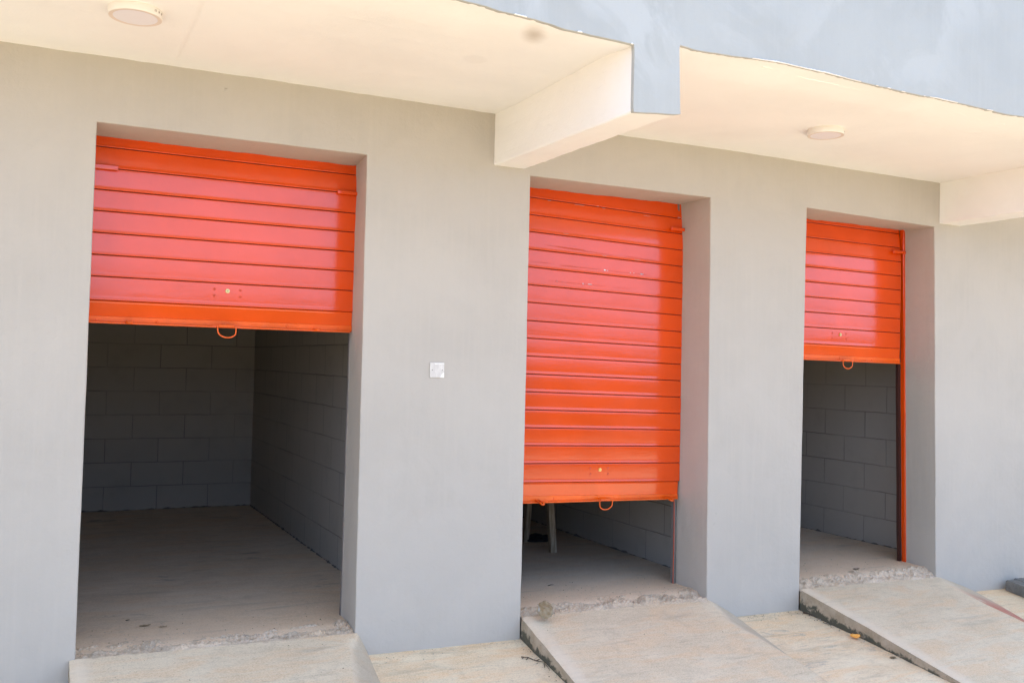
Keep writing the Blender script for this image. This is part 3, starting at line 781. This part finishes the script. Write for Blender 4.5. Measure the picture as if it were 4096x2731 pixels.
def kerb(loc, size, rot, seed, label):
    bm = bmesh.new(); bmesh.ops.create_cube(bm, size=1)
    bmesh.ops.scale(bm, vec=size, verts=bm.verts)
    bmesh.ops.bevel(bm, geom=bm.edges[:], offset=.006, segments=2, affect='EDGES')
    bmesh.ops.subdivide_edges(bm, edges=[e_ for e_ in bm.edges if e_.calc_length() > .05], cuts=6, use_grid_fill=True)
    for v in bm.verts: v.co += Vector((nz(v.co.x*30, v.co.y*14, seed), nz(v.co.y*30, v.co.z*30, seed), nz(v.co.z*30, v.co.x*30, seed)))*.0022
    me = bpy.data.meshes.new('kerb_block'); bm.to_mesh(me); bm.free(); me.materials.append(M['kerb'])
    o = bpy.data.objects.new('kerb_block', me); COL.objects.link(o); o.location = loc; o.rotation_euler = (R(4), 0, rot)
    return tag(o, label, 'concrete block', 'grey concrete blocks at the right edge')
kerb((6.885, -.31, -.022), (.105, .53, .082), R(-10.5), 1.0, 'grey concrete block nearer the ramp, at the right edge, long side showing')
kerb((7.02, -.285, -.022), (.105, .53, .082), R(-9.5), 2.0, 'grey concrete block behind its twin, against the wall at the right edge')

def leaf(name, mat, loc, L, W, rot, curl, label, cat, group, tilt=0.0, ragged=.0):
    mb = MB(); n_ = 12; rows = []
    for i in range(n_ + 1):
        t = i/n_; w = W*.5*math.sin(math.pi*min(1, t*.94 + .03))**.75; row = []
        for j in range(-3, 4):
            u = j/3; rg = 1 + ragged*nz(i*.9, u*2.2 + L*90)
            row.append((L*(t - .5), w*u*rg, curl*(u*u*.6 + (t - .5)**2*2.2) + .002*nz(t*5, u*3, L*70)))
        rows.append(row)
    mb.grid(rows, 0, True)
    o = mb.build(name, mat); o.location = loc; o.rotation_euler = (tilt, 0, rot)
    so = o.modifiers.new('solid', 'SOLIDIFY'); so.thickness = .0007
    return tag(o, label, cat, group)
LG = 'fallen leaves about the building'
leaf('dry_leaf', M['leaf_orange'], (4.772, -.525, G(4.772, -.525) + .012), .066, .052, R(-20), .014, 'bright orange dry leaf at the foot of the right ramp', 'leaf', LG, .25, .5)
leaf('dry_leaf', M['leaf_brown'], (4.767, -.836, G(4.767, -.836) + .003), .05, .034, R(10), .003, 'flat olive brown leaf on the paving near the tip of the right ramp', 'leaf', LG)
leaf('dry_leaf', M['leaf_dark'], (5.53, .20, .171), .062, .024, R(-5), .006, 'dark leaf on the sill of the right bay', 'leaf', LG)
leaf('dry_leaf', M['leaf_brown'], (.552, .486, .170), .062, .022, R(12), .004, 'narrow brown leaf on the left bay floor, the largest of its three', 'leaf', LG)
leaf('dry_leaf', M['leaf_dark'], (.474, .632, .170), .024, .016, R(25), .003, 'small dark leaf on the left bay floor, left of the larger brown one', 'leaf', LG)
leaf('dry_leaf', M['leaf_brown'], (.637, .428, .170), .045, .012, R(5), .003, 'thin brown leaf on the left bay floor, right of the larger brown one', 'leaf', LG)
def twig(pts, r, label, forks=()):
    mb = MB(); q = []
    for a, b in zip(pts, pts[1:]):
        for i in range(4): q.append(Vector(a).lerp(Vector(b), i/4) + Vector((nz(i + a[0]*90, 1), nz(i, a[1]*90), 0))*.003)
    q.append(Vector(pts[-1])); mb.tube(q, r, 6, 0, [lerp(r, r*.4, i/(len(q) - 1)) for i in range(len(q))])
    for f in forks: mb.tube(f, r*.6, 5)
    return tag(mb.build('twig', M['leaf_dark']), label, 'twig', 'fallen twigs')
g = lambda x, y, h=.005: (x, y, G(x, y) + h)
twig([g(2.505, -.222), g(2.538, -.243, .008), g(2.566, -.285), g(2.598, -.322, .01), g(2.592, -.40)], .0034, 'forked dark twig beside the stained side of the middle ramp',
     [[g(2.538, -.243), g(2.515, -.262)], [g(2.566, -.285), g(2.595, -.275)], [g(2.596, -.33), g(2.577, -.37)], [g(2.515, -.23), g(2.50, -.245)]])
twig([g(4.765, -.06), g(4.785, -.10, .008), g(4.803, -.16)], .005, 'short thick dark twig at the top corner of the right ramp', [[g(4.785, -.1), g(4.765, -.12)]])
twig([g(4.770, -.245), g(4.79, -.30)], .003, 'thin straight twig half way along the right ramp side')
twig([(3.088, .545, .171), (3.115, .553, .173), (3.138, .556, .171)], .0028, 'tiny dark twig on the middle bay floor')

# grit and leaf crumbs, too many to count
mb = MB(); rnd = random.Random(12)
def crumb(x, y, z, r):
    vs = [(x + r*rnd.uniform(.5, 1.2)*math.cos(a), y + r*rnd.uniform(.5, 1.2)*math.sin(a), z) for a in (0, 1.3, 2.5, 3.8, 5)]
    m = 0 if rnd.random() < .55 else 1
    mb.add(vs + [(x, y, z + r*rnd.uniform(.5, 1.1))], [(i, (i + 1) % 5, 5) for i in range(5)], m)
for k, d in enumerate(DOORS):
    for i in range(150):
        x = rnd.uniform(d['lb'][0] + .02, d['rb'][0] - .03); y = abs(rnd.gauss(0, .3)) + .12
        crumb(x, y, .166, rnd.uniform(.0015, .0045))
    for i in range(40):
        x = rnd.uniform(d['lb'][0] + .05, d['rb'][0] - .15); y = -rnd.random()**1.5*.5 - .03
        r = RAMPS[k]; z = G(x, y) + r['h']*(1 + y/r['L']) + .002; crumb(x, y, z, rnd.uniform(.0012, .004))
for i in range(120):
    a = rnd.choice(((1.69, 2.59), (4.26, 4.76), (4.3, 4.78))); x = rnd.uniform(*a); y = -abs(rnd.gauss(0, .05)) - .006
    crumb(x, y, G(x, y) + .001, rnd.uniform(.0015, .005))
for i in range(110):
    y = -rnd.uniform(.0, .85); x = rnd.choice((2.60, 4.80)) - abs(rnd.gauss(0, .025)); crumb(x, y, G(x, y) + .002, rnd.uniform(.0015, .0055))
tag(mb.build('grit', [M['grit'], M['leaf_dark']]), kind='stuff')

# ------------------------------------------------------------ light and sky
EL, ROT = R(75), R(-15)
w = bpy.data.worlds.new('World'); scene.world = w; w.use_nodes = True
nt = w.node_tree; nt.nodes.clear()
out = nt.nodes.new('ShaderNodeOutputWorld'); bg = nt.nodes.new('ShaderNodeBackground'); sky = nt.nodes.new('ShaderNodeTexSky')
sky.sky_type = 'NISHITA'; sky.sun_disc = False; sky.sun_elevation = EL; sky.sun_rotation = ROT
sky.air_density = 1.0; sky.dust_density = 4.0; sky.ozone_density = 1.0
hs = nt.nodes.new('ShaderNodeHueSaturation'); hs.inputs['Saturation'].default_value = .8
tc = nt.nodes.new('ShaderNodeTexCoord'); mp = nt.nodes.new('ShaderNodeMapping'); mp.inputs['Scale'].default_value = (1.5, 1.5, 4)
cl = nt.nodes.new('ShaderNodeTexNoise'); cl.inputs['Scale'].default_value = 1.6; cl.inputs['Detail'].default_value = 6
mr = nt.nodes.new('ShaderNodeMapRange'); mr.inputs[1].default_value = .38; mr.inputs[2].default_value = .62; mr.inputs[3].default_value = .45; mr.inputs[4].default_value = .95
mx = nt.nodes.new('ShaderNodeMix'); mx.data_type = 'RGBA'; mx.inputs[7].default_value = (4.5, 6.45, 10.3, 1)
nt.links.new(sky.outputs[0], hs.inputs['Color']); nt.links.new(tc.outputs['Generated'], mp.inputs[0]); nt.links.new(mp.outputs[0], cl.inputs['Vector'])
nt.links.new(cl.outputs[0], mr.inputs[0]); nt.links.new(mr.outputs[0], mx.inputs[0]); nt.links.new(hs.outputs[0], mx.inputs[6]); 
sx = nt.nodes.new('ShaderNodeSeparateXYZ'); nt.links.new(tc.outputs['Generated'], sx.inputs[0])
hz = nt.nodes.new('ShaderNodeMapRange'); hz.interpolation_type = 'SMOOTHSTEP'; nt.links.new(sx.outputs[2], hz.inputs[0])
hz.inputs[1].default_value = .05; hz.inputs[2].default_value = .5; hz.inputs[3].default_value = 1; hz.inputs[4].default_value = 0
m2 = nt.nodes.new('ShaderNodeMix'); m2.data_type = 'RGBA'; m2.inputs[7].default_value = (6.1, 8.2, 12.8, 1)
nt.links.new(hz.outputs[0], m2.inputs[0]); nt.links.new(mx.outputs[2], m2.inputs[6]); nt.links.new(m2.outputs[2], bg.inputs[0])
bg.inputs[1].default_value = .1; nt.links.new(bg.outputs[0], out.inputs[0])
sl = bpy.data.lights.new('Sun', 'SUN'); sl.energy = 4.2; sl.angle = R(.5); sl.color = (1, .95, .88)
so = bpy.data.objects.new('Sun', sl); COL.objects.link(so)
dvec = Vector((math.sin(-ROT)*-math.cos(EL), math.cos(ROT)*math.cos(EL), math.sin(EL)))
so.rotation_euler = (-dvec).to_track_quat('-Z', 'Y').to_euler(); so.location = (0, 8, 12)

# ------------------------------------------------------------ camera
cd = bpy.data.cameras.new('Camera'); cam = bpy.data.objects.new('Camera', cd); COL.objects.link(cam); scene.camera = cam
cd.sensor_width = 36; cd.lens = 33.4994; cd.clip_start = .05; cd.clip_end = 600
yw, pt, rl = R(26.21676), R(1.38324), R(1.36969)
fwd = Vector((math.sin(yw)*math.cos(pt), math.cos(yw)*math.cos(pt), math.sin(pt)))
rt = Vector((math.cos(yw), -math.sin(yw), 0)); up = rt.cross(fwd)
r2 = rt*math.cos(rl) + up*math.sin(rl); u2 = up*math.cos(rl) - rt*math.sin(rl)
mtx = Matrix((r2, u2, -fwd)).transposed().to_4x4(); mtx.translation = Vector((0, -5.0921, 1.6435)); cam.matrix_world = mtx

vs = scene.view_settings
vs.view_transform = 'Standard'; vs.look = 'None'; vs.gamma = 1; vs.use_curve_mapping = False; vs.exposure = 1.5
scene.render.engine = 'CYCLES'; scene.cycles.max_bounces = 10; scene.cycles.diffuse_bounces = 6
